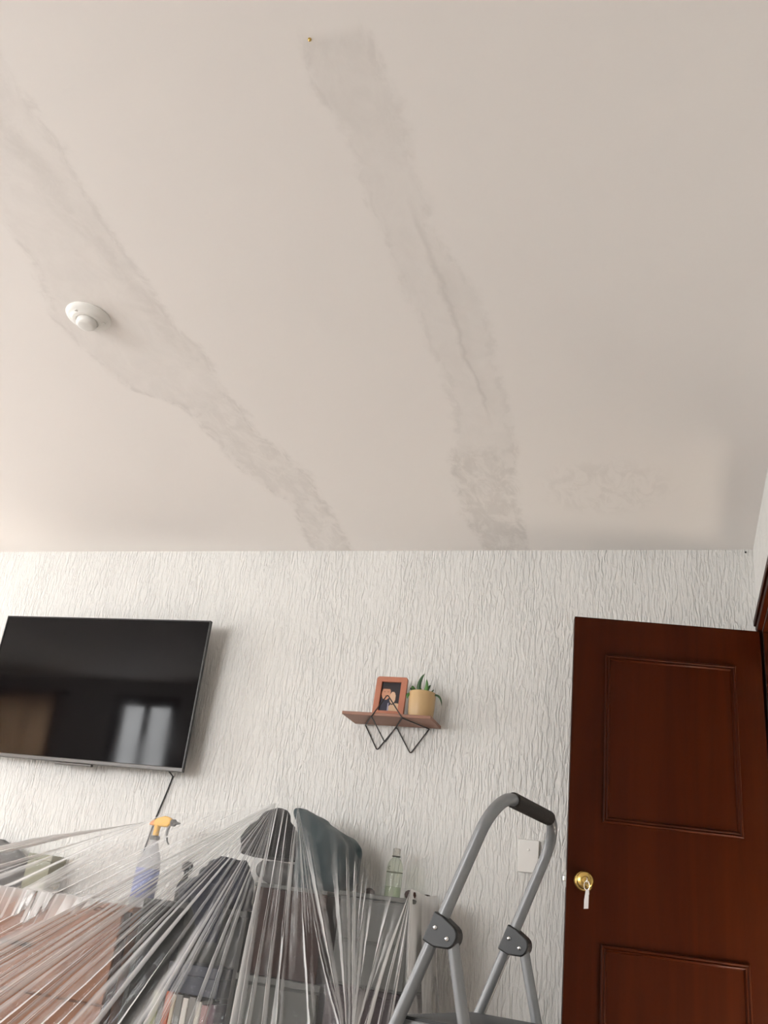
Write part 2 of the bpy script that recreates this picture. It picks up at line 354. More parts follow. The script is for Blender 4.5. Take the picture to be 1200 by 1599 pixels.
def film_material():
    """thin polythene: see-through face-on, milky where it is steep to the eye, crinkled along the pull of the folds"""
    t = NT('clear_dust_sheet'); t.t.nodes.remove(t.p)
    uv = t.coords((1, 1, 1), 'UV'); ob = t.coords()
    fine = t.noise(t.coords((5.5, 1.6, 1), 'UV'), 1.0, 4, .6, .3); mid_ = t.noise(t.coords((1.5, .7, 1), 'UV'), 1.0, 3, .55, .4); cr = t.noise(ob, 40, 2, .55, .6)
    h = t.math('ADD', t.math('MULTIPLY', mid_, 1.0), t.math('ADD', t.math('MULTIPLY', fine, .16), t.math('MULTIPLY', cr, .07)))
    bp = t.n('ShaderNodeBump'); bp.inputs['Strength'].default_value = .8; bp.inputs['Distance'].default_value = .016; t.l(h, bp.inputs['Height'])
    tr = t.n('ShaderNodeBsdfTransparent'); tr.inputs[0].default_value = (.975, .975, .97, 1)
    white = (.88, .87, .86, 1)
    df = t.n('ShaderNodeBsdfDiffuse'); df.inputs[0].default_value = white; t.l(bp.outputs[0], df.inputs['Normal'])
    tl = t.n('ShaderNodeBsdfTranslucent'); tl.inputs[0].default_value = white; t.l(bp.outputs[0], tl.inputs['Normal'])
    mk = t.n('ShaderNodeMixShader'); mk.inputs[0].default_value = .35; t.l(df.outputs[0], mk.inputs[1]); t.l(tl.outputs[0], mk.inputs[2])
    lw = t.n('ShaderNodeLayerWeight'); lw.inputs['Blend'].default_value = .5
    lb_ = t.n('ShaderNodeLayerWeight'); lb_.inputs['Blend'].default_value = .5; t.l(bp.outputs[0], lb_.inputs['Normal'])
    fac = t.math('ADD', t.math('MULTIPLY', lw.outputs['Facing'], .8), t.math('MULTIPLY', lb_.outputs['Facing'], .2))
    op = t.ramp(fac, .15, .60, .045, .93, smooth=False)
    m1 = t.n('ShaderNodeMixShader'); t.l(op, m1.inputs[0]); t.l(tr.outputs[0], m1.inputs[1]); t.l(mk.outputs[0], m1.inputs[2])
    gs = t.n('ShaderNodeBsdfGlossy'); gs.inputs['Roughness'].default_value = .16; t.l(bp.outputs[0], gs.inputs['Normal'])
    refl = t.math('ADD', t.math('MULTIPLY', t.math('POWER', lb_.outputs['Facing'], 4.0), .45), .022)
    m2 = t.n('ShaderNodeMixShader'); t.l(refl, m2.inputs[0]); t.l(m1.outputs[0], m2.inputs[1]); t.l(gs.outputs[0], m2.inputs[2])
    t.l(m2.outputs[0], t.out.inputs['Surface']); return t.m
M_film = film_material()
M_pane = clear_plastic('window_glass', (.97, .98, .98, 1), .0, .02, .02, bstr=0, gl=.6)
M_green = clear_plastic('green_tinted_clear_bottle', (.93, .955, .90, 1), .015, .32, .08, white=(.62, .66, .56, 1), bstr=0)
M_bottle = clear_plastic('milky_bottle', (.9, .9, .92, 1), .45, .9, .2, white=(.80, .80, .82, 1), bstr=.1)
M_yellow = plain('yellow_plastic', srgb(238, 178, 24), .4, var=.05)
M_orange = plain('orange_plastic', srgb(226, 140, 50), .4, var=.05)
M_label = plain('lavender_label', srgb(138, 145, 190), .5, var=.12, scale=40)
M_greyplastic = plain('grey_plastic', (.105, .105, .098, 1), .45, var=.05, spec=.18)
M_greydark = plain('dark_grey_board', (.05, .049, .046, 1), .6, var=.1, spec=.18)
M_greyboard = plain('grey_board', (.09, .09, .083, 1), .6, var=.06, spec=.18)
M_maroon = plain('dark_maroon_board', (.035, .022, .026, 1), .5, var=.15, spec=.18)

# ------------------------------------------------------------------ structure
def struct(name, bm, mat, parent=None, **k):
    o = obj(name, bm, mat, parent, **k)
    if parent is None: o['kind'] = 'structure'
    return o
T = .14
HX = 1.75                                                    # far side of the hallway
struct('floor', B(XL - T, HX + T, YF - T, D + .6 + T, -.1, 0), M_floor)
struct('ceiling', B(XL - T, XR + T, YF - T, D + T, H, H + .12), M_ceiling)
bm = bmesh.new()
for a in ((XL - T, WIN_FILL_B[0], 0, H), (WIN_FILL_B[1], XR + T, 0, H), (WIN_FILL_B[0], WIN_FILL_B[1], 0, WIN_FILL_B[2]), (WIN_FILL_B[0], WIN_FILL_B[1], WIN_FILL_B[3], H)): box(bm, a[0], a[1], D, D + T, a[2], a[3])
struct('wall_back', bm, M_wall)
bm = bmesh.new()
for a in ((XL - T, WIN_C[0], 0, H), (WIN_C[1], WIN_F[0], 0, H), (WIN_F[1], WIN_FILL_G[0], 0, H), (WIN_FILL_G[1], XR + T, 0, H), (WIN_FILL_G[0], WIN_FILL_G[1], 0, WIN_FILL_G[2]), (WIN_FILL_G[0], WIN_FILL_G[1], WIN_FILL_G[3], H), (WIN_F[0], WIN_F[1], 0, WIN_F[2]), (WIN_F[0], WIN_F[1], WIN_F[3], H), (WIN_C[0], WIN_C[1], 0, WIN_C[2]), (WIN_C[0], WIN_C[1], WIN_C[3], H)): box(bm, a[0], a[1], YF - T, YF, a[2], a[3])
struct('wall_front', bm, stucco('stucco_front_wall', 'x', (.55, .52, .50, 1)))
def wall_with_openings(x0, x1, y0, y1, ops):
    """a wall running along Y with rectangular openings (y0, y1, z0, z1), sorted by y"""
    bm = bmesh.new(); y = y0
    for a, b, z0, z1 in ops:
        box(bm, x0, x1, y, a, 0, H)
        if z0 > 0: box(bm, x0, x1, a, b, 0, z0)
        if z1 < H: box(bm, x0, x1, a, b, z1, H)
        y = b
    box(bm, x0, x1, y, y1, 0, H); return bm
struct('wall_left', wall_with_openings(XL - T, XL, YF, D, [WIN_L]), M_wall_side)
DH = 1.973                                                   # door height
DY0, DY1 = 2.735, 3.435                                      # doorway in the right wall
struct('wall_right', wall_with_openings(XR, XR + T, YF, D, [(DY0, DY1, 0, DH + .012)]), M_wall_side)
# hallway beyond the doorway
struct('wall_hall_far', wall_with_openings(HX, HX + T, 1.2, D + .6, [HWIN]), M_wall_side)
struct('wall_hall_back', B(XR + T, HX, D + .6, D + .6 + T, 0, H), M_wall)
struct('wall_hall_front', B(XR + T, HX, 1.2 - T, 1.2, 0, H), M_wall)
struct('ceiling_hall', B(XR + T, HX + T, 1.2 - T, D + .6 + T, H, H + .12), plain('hall_ceiling_paint', (.78, .75, .7, 1), .7, var=.02))

def window(name, a0, a1, z0, z1, pos, alongx, mat, fw):
    """framed two-light window; runs along X or along Y"""
    mid = (a0 + a1) / 2
    r = thing(name, None, None, (mid, pos, z0) if alongx else (pos, mid, z0), 0, kind='structure')
    def bx(p, q, z, zz, t0, t1): return B(p, q, pos + t0, pos + t1, z, zz) if alongx else B(pos + t0, pos + t1, p, q, z, zz)
    for a, b, c, d in ((a0, a0 + fw, z0, z1), (a1 - fw, a1, z0, z1), (a0 + fw, a1 - fw, z0, z0 + fw), (a0 + fw, a1 - fw, z1 - fw, z1)):
        obj('window_frame', bx(a, b, c, d, -.04, .04), mat, r, bevel=.004)
    obj('mullion', bx(mid - .03, mid + .03, z0 + fw, z1 - fw, -.03, .03), mat, r, bevel=.003)
    for a, b in ((a0 + fw, mid - .03), (mid + .03, a1 - fw)): obj('pane', bx(a, b, z0 + fw, z1 - fw, -.003, .003), M_pane, r)
    return r
window('window_1', *WIN_F, YF - .05, True, M_door, .12)
window('window_2', *WIN_L, XL - .07, False, M_white, .06)
window('window_3', *HWIN, HX + .07, False, M_white, .035)
window('added_window_4', *WIN_FILL_B, D + .07, True, M_white, .06)  # added out of view, only for its light on the ceiling
window('added_window_6', *WIN_FILL_G, YF - .07, True, M_white, .06)  # added behind the camera, only for its light on the back wall
window('window_5', *WIN_C, YF - .07, True, M_door, .06)
# tan curtain on the wall behind the camera (it shows in the television's reflection)
def curtain(x0, x1, y):
    bm = bmesh.new(); n = 100; rows = []
    for z in (0.03, 1.2, 2.20):
        rows.append([bm.verts.new((x0 + (x1 - x0) * i / n, y + .028 * math.sin(i * .75) + .012 * math.sin(i * .31 + z), z)) for i in range(n + 1)])
    for a, b in zip(rows, rows[1:]):
        for i in range(n): bm.faces.new((a[i], a[i + 1], b[i + 1], b[i]))
    return bm
ct = thing('curtain', 'tan floor-length curtain behind the viewer, reflected in the television', 'curtain', (-7.05, YF + .09, 0))
obj('curtain_cloth', curtain(-7.55, -6.68, YF + .09), M_curtain, ct, smooth=True)
obj('curtain_rail', tube(bmesh.new(), [(-7.58, YF + .09, 2.215), (-6.55, YF + .09, 2.215)], .014, 10), M_door, ct, smooth=True)
for x in (-7.5, -6.62): obj('rail_bracket', B(x, x + .03, YF, YF + .10, 2.205, 2.235), M_door, ct)

# ------------------------------------------------------------------ door, frame
tr = thing('trim_1', None, None, (XR, DY1, 0), 0, kind='structure')
CX = XR - .028
bm = bmesh.new()     # head casing with a chamfered end towards the corner
prism(bm, [(DY0 - .055, DH + .012), (3.462, DH + .012), (3.492, DH + .03), (3.482, DH + .062), (DY0 - .055, DH + .062)], (CX + .028, 0, 0), (0, 1, 0), (0, 0, 1), (-1, 0, 0), .020)
obj('head_casing', bm, M_door, tr, bevel=.004)
obj('head_casing_bead', B(CX, CX + .010, DY0 - .05, 3.468, DH + .036, DH + .060), M_door, tr, bevel=.003)
obj('side_casing', B(XR - .020, XR, DY1, DY1 + .055, 0, DH + .012), M_door, tr, bevel=.004)
obj('side_casing', B(XR - .020, XR, DY0 - .055, DY0, 0, DH + .012), M_door, tr, bevel=.004)
obj('jamb', B(XR, XR + T, DY1 - .014, DY1, 0, DH + .012), M_door, tr, bevel=.002)
obj('jamb', B(XR, XR + T, DY0, DY0 + .02, 0, DH + .012), M_door, tr, bevel=.002)
obj('head_jamb', B(XR, XR + T, DY0 + .02, DY1 - .014, DH, DH + .012), M_door, tr, bevel=.002)

DA = Vector((-0.358, 3.286, 0)); DBv = Vector((0.317, 3.414, 0)); DW = (DBv - DA).length
ud = (DBv - DA).normalized(); nd = Vector((ud.y, -ud.x, 0))        # along the leaf, and out of its face towards the camera
uz = Vector((0, 0, 1))
door = thing('door_1', None, None, tuple(DA), math.atan2(ud.y, ud.x), kind='structure')
def dp(u, z, out=0.0): return DA + ud * u + uz * z + nd * out
bm = bmesh.new(); prism(bm, [(0, 0.008), (DW, 0.008), (DW, DH), (0, DH)], DA, ud, uz, -nd, .036)
obj('leaf', bm, M_door, door, bevel=.002)
def molding(u0, u1, z0, z1):
    pan = obj('door_panel', prism(bmesh.new(), [(u0 + .018, z0 + .018), (u1 - .018, z0 + .018), (u1 - .018, z1 - .018), (u0 + .018, z1 - .018)], DA, ud, uz, nd, .0025), M_door, door)
    prof = [(0, 0), (.0005, .006), (.003, .009), (.006, .0095), (.009, .007), (.0105, .0055), (.012, .007), (.015, .008), (.018, .0065), (.021, .003), (.022, 0)]
    cor = [(u0, z0, 1, 1), (u1, z0, -1, 1), (u1, z1, -1, -1), (u0, z1, 1, -1)]
    for i in range(4):
        a, b = cor[i], cor[(i + 1) % 4]; bm = bmesh.new()
        ra = [bm.verts.new(dp(a[0] + a[2] * q, a[1] + a[3] * q, h)) for q, h in prof]; rb = [bm.verts.new(dp(b[0] + b[2] * q, b[1] + b[3] * q, h)) for q, h in prof]
        for k in range(len(prof) - 1): bm.faces.new((ra[k], ra[k + 1], rb[k + 1], rb[k]))
        bm.faces.new(ra[::-1]); bm.faces.new(rb); bm.faces.new((ra[0], rb[0], rb[-1], ra[-1]))
        o = obj('molding_strip', bm, M_door, None, smooth=True, angle=60)
        o.parent = pan; o.matrix_parent_inverse = Matrix.Identity(4)
        o.data.transform(WM[door.name].inverted())
molding(.118, .592, 1.218, 1.828)
molding(.118, .592, .20, .833)
kc = dp(.059, 1.020)
kn = thing_knob = obj('door_knob', lathe(bmesh.new(), [(0, 0), (.033, 0), (.034, .003), (.031, .008), (.018, .011), (.0135, .016), (.0135, .026), (.020, .030), (.0275, .036), (.029, .044), (.0275, .052), (.022, .057), (.013, .0585), (.011, .056), (0, .055)], kc, nd, 40), M_brass, door, smooth=True)
kn['label'] = 'round brass door knob with key lock'
lk = obj('latch_bolt', prism(bmesh.new(), [(-.010, -.009), (.004, -.009), (.004, .009), (-.010, .009)], dp(-.001, 1.022, -.010), ud, uz, -nd, .012), M_steel, door, bevel=.003)
obj('latch_plate', prism(bmesh.new(), [(-.0012, -.028), (.0, -.028), (.0, .028), (-.0012, .028)], dp(0, 1.022, -.006), ud, uz, -nd, .024), M_steel, door)
for z in (.22, 1.0, 1.78):
    obj('hinge', tube(bmesh.new(), [dp(DW + .001, z - .045, -.030), dp(DW + .001, z + .045, -.030)], .005, 10), M_door, door, smooth=True)
# keys hanging in the lock
ky = thing('key_set', 'small steel keys with a white paper tag hanging from the brass door knob', 'keys', tuple(dp(.059, 1.018, .055)))
kp = dp(.061, 1.018, .055)
obj('key_blade', prism(bmesh.new(), [(-.0012, -.005), (.0012, -.005), (.0012, .005), (-.0012, .005)], kp, ud, uz, nd, .010), M_steel, ky)
obj('key_bow', lathe(bmesh.new(), [(.004, -.001), (.011, -.0012), (.012, 0), (.011, .0012), (.004, .001), (.004, -.001)], kp + nd * .020, ud, 20), M_steel, ky, smooth=True)
ringc = kp + nd * .027 - uz * .016
obj('key_ring', tube(bmesh.new(), [ringc + (uz * math.cos(a) + ud * math.sin(a) * .6 + nd * math.sin(a) * .35) * .014 for a in [2 * math.pi * k / 20 for k in range(20)]], .0011, 6, closed=True), M_steel, ky, smooth=True)
obj('spare_key', prism(bmesh.new(), [(-.004, 0), (.004, 0), (.0045, -.014), (.002, -.018), (.002, -.040), (-.001, -.042), (-.002, -.018), (-.0045, -.014)], ringc - uz * .012 + ud * .004 - nd * .004, ud, uz, nd, .002), M_steel, ky)
bm = bmesh.new(); a0 = ringc - uz * .012 + nd * .004
prism(bm, [(-.0035, 0), (.006, 0), (.0065, -.02), (.006, -.058), (-.0085, -.060), (-.008, -.034), (-.005, -.012)], a0, ud, uz, nd, .0007)
obj('paper_tag', bm, M_paper, ky)

# ------------------------------------------------------------------ television and its cable
TX0, TX1, TZ0, TZ1, TY = -3.222, -2.055, 1.293, 1.982, D - .09
tv = thing('television', 'large flat black television mounted on the white wall', 'television', ((TX0 + TX1) / 2, TY, TZ0))
obj('panel_body', B(TX0, TX1, TY + .004, TY + .016, TZ0 + .012, TZ1), M_black, tv, bevel=.002)
obj('rear_housing', B(TX0 + .12, TX1 - .12, TY + .0161, TY + .055, TZ0 + .03, TZ1 - .2), M_black, tv, bevel=.012)
obj('screen', B(TX0 + .006, TX1 - .006, TY - .0005, TY + .0039, TZ0 + .019, TZ1 - .006), M_screen, tv)
bm = bmesh.new()
for a in ((TX0, TX0 + .0055, TZ0 + .012, TZ1), (TX1 - .0055, TX1, TZ0 + .012, TZ1), (TX0 + .0055, TX1 - .0055, TZ1 - .0055, TZ1)): box(bm, a[0], a[1], TY - .003, TY + .0039, a[2], a[3])
obj('bezel', bm, plain('dark_bezel', (.03, .028, .028, 1), .35, .3), tv)
obj('bottom_trim', B(TX0, TX1, TY - .004, TY + .018, TZ0, TZ0 + .0185), M_silver, tv, bevel=.003)
obj('sensor_block', B(-2.725, -2.525, TY - .006, TY + .012, TZ0 - .012, TZ0 - .0005), M_silver, tv, bevel=.004)
obj('wall_bracket', B(-2.83, -2.45, TY + .0551, D + .017, 1.42, 1.52), M_black, tv)
tv.rotation_euler = (math.radians(3), 0, 0); tv.location.y -= .012
cb = tag(obj('power_cable', tube(bmesh.new(), [(-2.15, TY + .03, 1.30), (-2.155, D - .006, 1.285), (-2.168, D - .005, 1.22), (-2.182, D - .005, 1.16), (-2.196, D - .005, 1.10), (-2.215, D - .006, .98), (-2.225, D - .006, .79)], .0035, 8), M_black, None, smooth=True, origin=(-2.2, D - .005, .79)), 'thin black cable running down the wall from the television', 'cable')

# ------------------------------------------------------------------ wall shelf with photo and plant
SZ = 1.574
sh = thing('wall_shelf', 'small floating wooden shelf with black geometric wire brackets', 'shelf', (-1.13, D, SZ - .11))
obj('board', B(-1.322, -.936, 3.436, D - .001, SZ, SZ + .013), M_shelf, sh, bevel=.0015)
WY, FY = D - .006, 3.432
wl, wv1, wm, wv2, wr = (-1.272, WY, SZ - .004), (-1.205, WY, 1.466), (-1.131, WY, SZ - .004), (-1.056, WY, 1.462), (-.985, WY, SZ - .004)
fl_, fa, fr_, fb = (-1.188, FY, SZ - .004), (-1.130, FY, 1.664), (-1.055, FY, SZ - .004), (-1.116, FY, 1.466)
for pts in ([wl, wv1, wm, wv2, wr], [fl_, fa, fr_, fb, fl_], [fl_, wl], [fr_, wm], [fr_, wr]):
    obj('wire', tube(bmesh.new(), fillet(pts, .006, 3) if len(pts) > 2 else pts, .0026, 8), M_blackmetal, sh, smooth=True)
# photo frame: leaning slightly back
pf = thing('photo_frame', 'reddish wooden photo frame with rounded corners holding a dark portrait of two people', 'photo frame', (-1.141, 3.505, SZ + .013))
lean = math.radians(5); pu, pz, pn = Vector((1, 0, 0)), Vector((0, math.sin(lean), math.cos(lean))), Vector((0, -math.cos(lean), math.sin(lean)))
po = Vector((-1.141, 3.505, SZ + .0140))
def rrect(x0, x1, y0, y1, r, n=5):
    out = []
    for cx, cy, a0 in ((x1 - r, y1 - r, 0), (x0 + r, y1 - r, 90), (x0 + r, y0 + r, 180), (x1 - r, y0 + r, 270)):
        for i in range(n + 1): a = math.radians(a0 + 90 * i / n); out.append((cx + r * math.cos(a), cy + r * math.sin(a)))
    return out
bm = bmesh.new()
outer = rrect(-.069, .069, 0, .172, .012); inner = rrect(-.044, .042, .022, .149, .0005)
for off, fl in ((0.0, False), (.012, True)):
    pass
ao = [bm.verts.new(po + pu * x + pz * y) for x, y in outer]; ai = [bm.verts.new(po + pu * x + pz * y) for x, y in inner]
bo = [bm.verts.new(v.co + pn * .014) for v in ao]; bi = [bm.verts.new(v.co + pn * .014) for v in ai]; N_ = len(ao)
for i in range(N_):
    j = (i + 1) % N_
    bm.faces.new((ao[i], ao[j], ai[j], ai[i])); bm.faces.new((bo[i], bi[i], bi[j], bo[j])); bm.faces.new((ao[i], bo[i], bo[j], ao[j])); bm.faces.new((ai[i], ai[j], bi[j], bi[i]))
obj('frame', bm, M_frame, pf, bevel=.0015)
obj('backing', prism(bmesh.new(), rrect(-.066, .066, .004, .168, .01), po - pn * .004, pu, pz, pn, .004), M_box, pf)
# the print: a flat picture, coloured per corner
me = bpy.data.meshes.new('portrait_print'); gx, gy = 44, 66; vs, fs, cols = [], [], []
Mi = WM[pf.name].inverted()
def picture(x, y):     # x, y in 0..1
    def el(cx, cy, rx_, ry_): return ((x - cx) / rx_) ** 2 + ((y - cy) / ry_) ** 2
    c = (22, 18, 26)
    if el(.30, .20, .42, .30) < 1 and y < .46: c = (28, 30, 52)
    if el(.80, .08, .36, .22) < 1: c = (202, 172, 140)
    if el(.63, .46, .17, .22) < 1: c = (36, 26, 28)
    if el(.62, .48, .145, .20) < 1: c = (206, 172, 142)
    if el(.28, .62, .22, .22) < 1: c = (196, 142, 112)
    if el(.26, .76, .23, .09) < 1 and y > .77: c = (40, 26, 24)
    if el(.20, .665, .05, .012) < 1 or el(.37, .665, .05, .012) < 1: c = (92, 52, 44)
    if el(.30, .53, .09, .014) < 1: c = (140, 74, 66)
    if .40 < x < .50 and y < .30 and abs(x - .45 + (y - .15) * .06) < .03: c = (150, 150, 170)
    return srgb(*c)
for j in range(gy + 1):
    for i in range(gx + 1):
        x, y = i / gx, j / gy; p = po + pu * (-.046 + .090 * x) + pz * (.020 + .131 * y) + pn * .004
        vs.append(tuple(Mi @ p)); cols.append(picture(x, y))
for j in range(gy):
    for i in range(gx): a = j * (gx + 1) + i; fs.append((a, a + 1, a + gx + 2, a + gx + 1))
me.from_pydata(vs, [], fs); ca = me.color_attributes.new('print', 'FLOAT_COLOR', 'POINT')
ca.data.foreach_set('color', [c for q in cols for c in q])
t = NT('photo_print'); at = t.n('ShaderNodeVertexColor'); at.layer_name = 'print'; t.l(at.outputs[0], t.p.inputs['Base Color']); t.p.inputs['Roughness'].default_value = .35
me.materials.append(t.m); pr = bpy.data.objects.new('portrait_print', me); link(pr, pf)
# plant
pl = thing('potted_aloe', 'small green aloe in a tan ceramic pot on the wall shelf', 'plant', (-1.006, 3.527, SZ + .013))
pc = (-1.006, 3.527, SZ + .0135)
obj('pot', lathe(bmesh.new(), [(0, 0), (.044, 0), (.049, .003), (.0525, .012), (.0555, .05), (.0565, .112), (.0555, .1145), (.053, .112), (.051, .095), (0, .095)], pc, (0, 0, 1), 40), M_pot, pl, smooth=True)
obj('soil', lathe(bmesh.new(), [(0, .102), (.03, .101), (.0508, .0965), (.05, .0955), (0, .0955)], pc, (0, 0, 1), 24), M_soil, pl, smooth=True)
def leaf(base, tip, bend, width, mat):
    base, tip = Vector(base), Vector(tip); bm = bmesh.new(); n = 9; rows = []
    mid = (base + tip) / 2 + Vector(bend); side = (tip - base).cross(Vector((0, -1, .35))).normalized()
    for i in range(n + 1):
        u = i / n; p = base * (1 - u) ** 2 + mid * 2 * u * (1 - u) + tip * u * u
        tg = ((mid - base) * (1 - u) + (tip - mid) * u).normalized(); sd = (side - tg * side.dot(tg)).normalized(); nn = tg.cross(sd)
        wd = width * (1 - u) ** .75 * (.75 + .7 * u) + .0004; th = wd * .38
        rows.append([bm.verts.new(p + sd * wd * a + nn * th * b) for a, b in ((-1, .45), (-.5, -.35), (0, -.6), (.5, -.35), (1, .45), (.45, .15), (0, 0), (-.45, .15))])
    for a, b in zip(rows, rows[1:]):
        for k in range(8): bm.faces.new((a[k], a[(k + 1) % 8], b[(k + 1) % 8], b[k]))
    bm.faces.new(rows[0][::-1]); bm.faces.new(rows[-1]); obj('leaf', bm, mat, pl, smooth=True, angle=80)
lb = Vector(pc) + Vector((0, 0, .098))
for bx_, tx, bn, wd, m in (((-.012, -.006, 0), (.004, -.012, .098), (-.026, 0, .01), .0125, M_leaf2), ((.008, -.010, 0), (.014, -.016, .072), (.012, 0, .006), .0115, M_leaf),
                           ((-.022, -.004, 0), (-.048, -.014, .040), (-.012, 0, .022), .011, M_leaf), ((-.024, -.014, 0), (-.052, -.026, .020), (-.01, 0, .03), .010, M_leaf2),
                           ((-.02, -.02, 0), (-.080, -.030, -.036), (-.014, 0, .045), .006, M_leaf2), ((.022, .002, 0), (.050, -.01, .030), (.006, 0, .012), .006, M_leaf2),
                           ((.026, -.006, 0), (.090, -.012, -.036), (.024, 0, .046), .0065, M_leaf2), ((0, .01, 0), (-.022, .012, .060), (-.02, 0, .02), .011, M_leaf),
                           ((.004, .012, 0), (.028, .012, .055), (0, 0, .02), .010, M_leaf2), ((-.030, -.02, -.002), (-.056, -.032, -.020), (-.018, 0, .03), .011, M_leaf), ((-.004, -.02, 0), (-.008, -.03, .034), (-.01, -.004, .01), .012, M_leaf2)):
    leaf(lb + Vector(bx_), lb + Vector(tx), bn, wd, m)
bm = loft(bmesh.new(), [(SZ + .0135, -1.238, 3.535, .026, .018), (SZ + .022, -1.236, 3.535, .025, .017), (SZ + .030, -1.231, 3.535, .016, .012), (SZ + .034, -1.229, 3.535, .006, .006)], 24, 2.2, .002, 20, 4)
tag(obj('dark_stone', bm, M_black, None, smooth=True, origin=(-1.238, 3.535, SZ + .0135)), 'small dark rounded ornament at the left end of the wall shelf', 'ornament')

# ------------------------------------------------------------------ small wall and ceiling fittings
fx = thing('ceiling_fitting', 'round white fitting with a domed centre on the stained ceiling', 'ceiling fitting', (-1.722, 1.790, H))
fc = (-1.722, 1.790, H)
obj('base_ring', lathe(bmesh.new(), [(0, 0), (.069, 0), (.070, .004), (.066, .010), (.058, .014), (.050, .017), (.047, .021), (.044, .0225), (.035, .0225), (.034, .020), (0, .020)], fc, (0, 0, -1), 48), M_white, fx, smooth=True)
obj('dome', lathe(bmesh.new(), [(0, .020), (.031, .020), (.0315, .030), (.030, .036), (.026, .040), (.020, .0415), (0, .042)], fc, (0, 0, -1), 40), M_white, fx, smooth=True, angle=55)
for a in (0.4, 2.5, 4.6): obj('clip', B(fc[0] + .0525 * math.cos(a) - .004, fc[0] + .0525 * math.cos(a) + .004, fc[1] + .0525 * math.sin(a) - .004, fc[1] + .0525 * math.sin(a) + .004, H - .021, H - .0175), M_white, fx, bevel=.001)
sp = thing('wall_plate', 'blank white rectangular wall plate beside the brown door', 'wall plate', (-.540, D, 1.05))
obj('plate', B(-.579, -.500, D - .012, D - .0005, 1.048, 1.168), M_white, sp, bevel=.003)
obj('centre_button', lathe(bmesh.new(), [(0, 0), (.005, 0), (.005, .0015), (.004, .0022), (0, .0022)], (-.5395, D - .012, 1.130), (0, -1, 0), 16), M_white, sp, smooth=True)
pg = thing('wall_plug', 'black plug with cord in the wall behind the step ladder', 'plug', (-.912, D, .555))
obj('plug_body', lathe(bmesh.new(), [(0, 0), (.018, 0), (.026, .004), (.028, .012), (.024, .022), (.012, .026), (.005, .034), (0, .035)], (-.912, D - .0005, .584), (0, -1, 0), 14), M_black, pg, smooth=True)
obj('prong', B(-.944, -.925, D - .016, D - .010, .580, .586), M_black, pg)
obj('cord', tube(bmesh.new(), [(-.912, D - .018, .575), (-.913, D - .006, .54), (-.914, D - .005, .40), (-.916, D - .005, .2), (-.92, D - .005, .01)], .0028, 8), M_greyplastic, pg, smooth=True)
tag(obj('ceiling_hook', lathe(bmesh.new(), [(0, 0), (.004, 0), (.0035, .003), (.0015, .006), (0, .007)], (-.681, 1.042, H), (0, 0, -1), 12), M_brass, None, smooth=True, origin=(-.681, 1.042, H)), 'tiny nail head in the ceiling at the top of the stain', 'nail')
tag(obj('wall_nail', lathe(bmesh.new(), [(0, 0), (.004, 0), (.003, .004), (0, .005)], (.300, D, H - .012), (0, -1, 0), 12), M_black, None, smooth=True, origin=(.3, D, H - .012)), 'tiny dark nail in the top corner of the wall', 'nail')

# ------------------------------------------------------------------ step ladder
Wd = Vector((.188, .982, 0)).normalized(); Nd = Vector((Wd.y, -Wd.x, 0))
LB = Vector((-.434, 1.792, .803)); LWID = .40; th = math.radians(22); thr = math.radians(15)
U = uz * math.cos(th) + Nd * math.sin(th); V = -uz * math.cos(thr) + Nd * math.sin(thr)
foot_l = LB.z / math.cos(th)
ld = thing('step_ladder', 'grey tubular folding step ladder with a black foam handle grip', 'ladder', (LB.x, LB.y + .2, 0))
a, b = LB - U * (foot_l - .012), LB + Wd * LWID - U * (foot_l - .012)
top = .280
pts = fillet([a, LB + U * top, LB + Wd * LWID + U * top, b], .085, 10)
obj('front_rail_and_handle', tube(bmesh.new(), pts, .0124, 16), M_ladder, ld, smooth=True)
obj('handle_grip', tube(bmesh.new(), [LB + Wd * .088 + U * top, LB + Wd * .318 + U * top], .0160, 18), M_grip, ld, smooth=True)
piv = Nd * .035 - uz * .018
for k, s in ((0, 0), (1, LWID)):
    base = LB + Wd * s
    st = base + piv - V * .004; ln = (st.z - .012) / math.cos(thr)
    obj('rear_leg', tube(bmesh.new(), [st, st + V * ln], .0116, 14), M_ladder, ld, smooth=True)
    obj('rubber_foot', tube(bmesh.new(), [st + V * (ln - .03), st + V * (ln + .010)], .014, 12), M_black, ld, smooth=True)
    fb_ = a if k == 0 else b
    obj('rubber_foot', tube(bmesh.new(), [fb_ + U * .03, fb_ - U * .010], .0145, 12), M_black, ld, smooth=True)
    # hinge bracket: a black moulded housing around the rail with a rounded lobe over the rear leg
    pe = Nd * math.cos(th) - uz * math.sin(th)          # across the rail, in the side plane
    poly = [(-.0145, -.026), (-.0145, .031), (.006, .031)] 
    for i in range(9):
        aa = math.radians(80 - i * 20); poly.append((.030 + .019 * math.cos(aa), .004 + .022 * math.sin(aa)))
    poly += [(.012, -.026)]
    br = obj('hinge_bracket', prism(bmesh.new(), poly, base - Wd * .0155, pe, U, Wd, .031), M_black, ld, bevel=.003)
    for rv in (U * .006 + pe * .001, U * .0 + pe * .031):
        for sg in (-1, 1):
            c0 = base + rv + Wd * (.0155 * sg)
            rvt = obj('rivet', lathe(bmesh.new(), [(0, 0), (.0045, 0), (.0042, .0015), (.003, .0028), (0, .0034)], c0, Wd * sg, 16), M_rivet, None, smooth=True)
            rvt.data.transform(Matrix.Translation(-Vector(WM[ld.name].translation))); rvt.parent = br
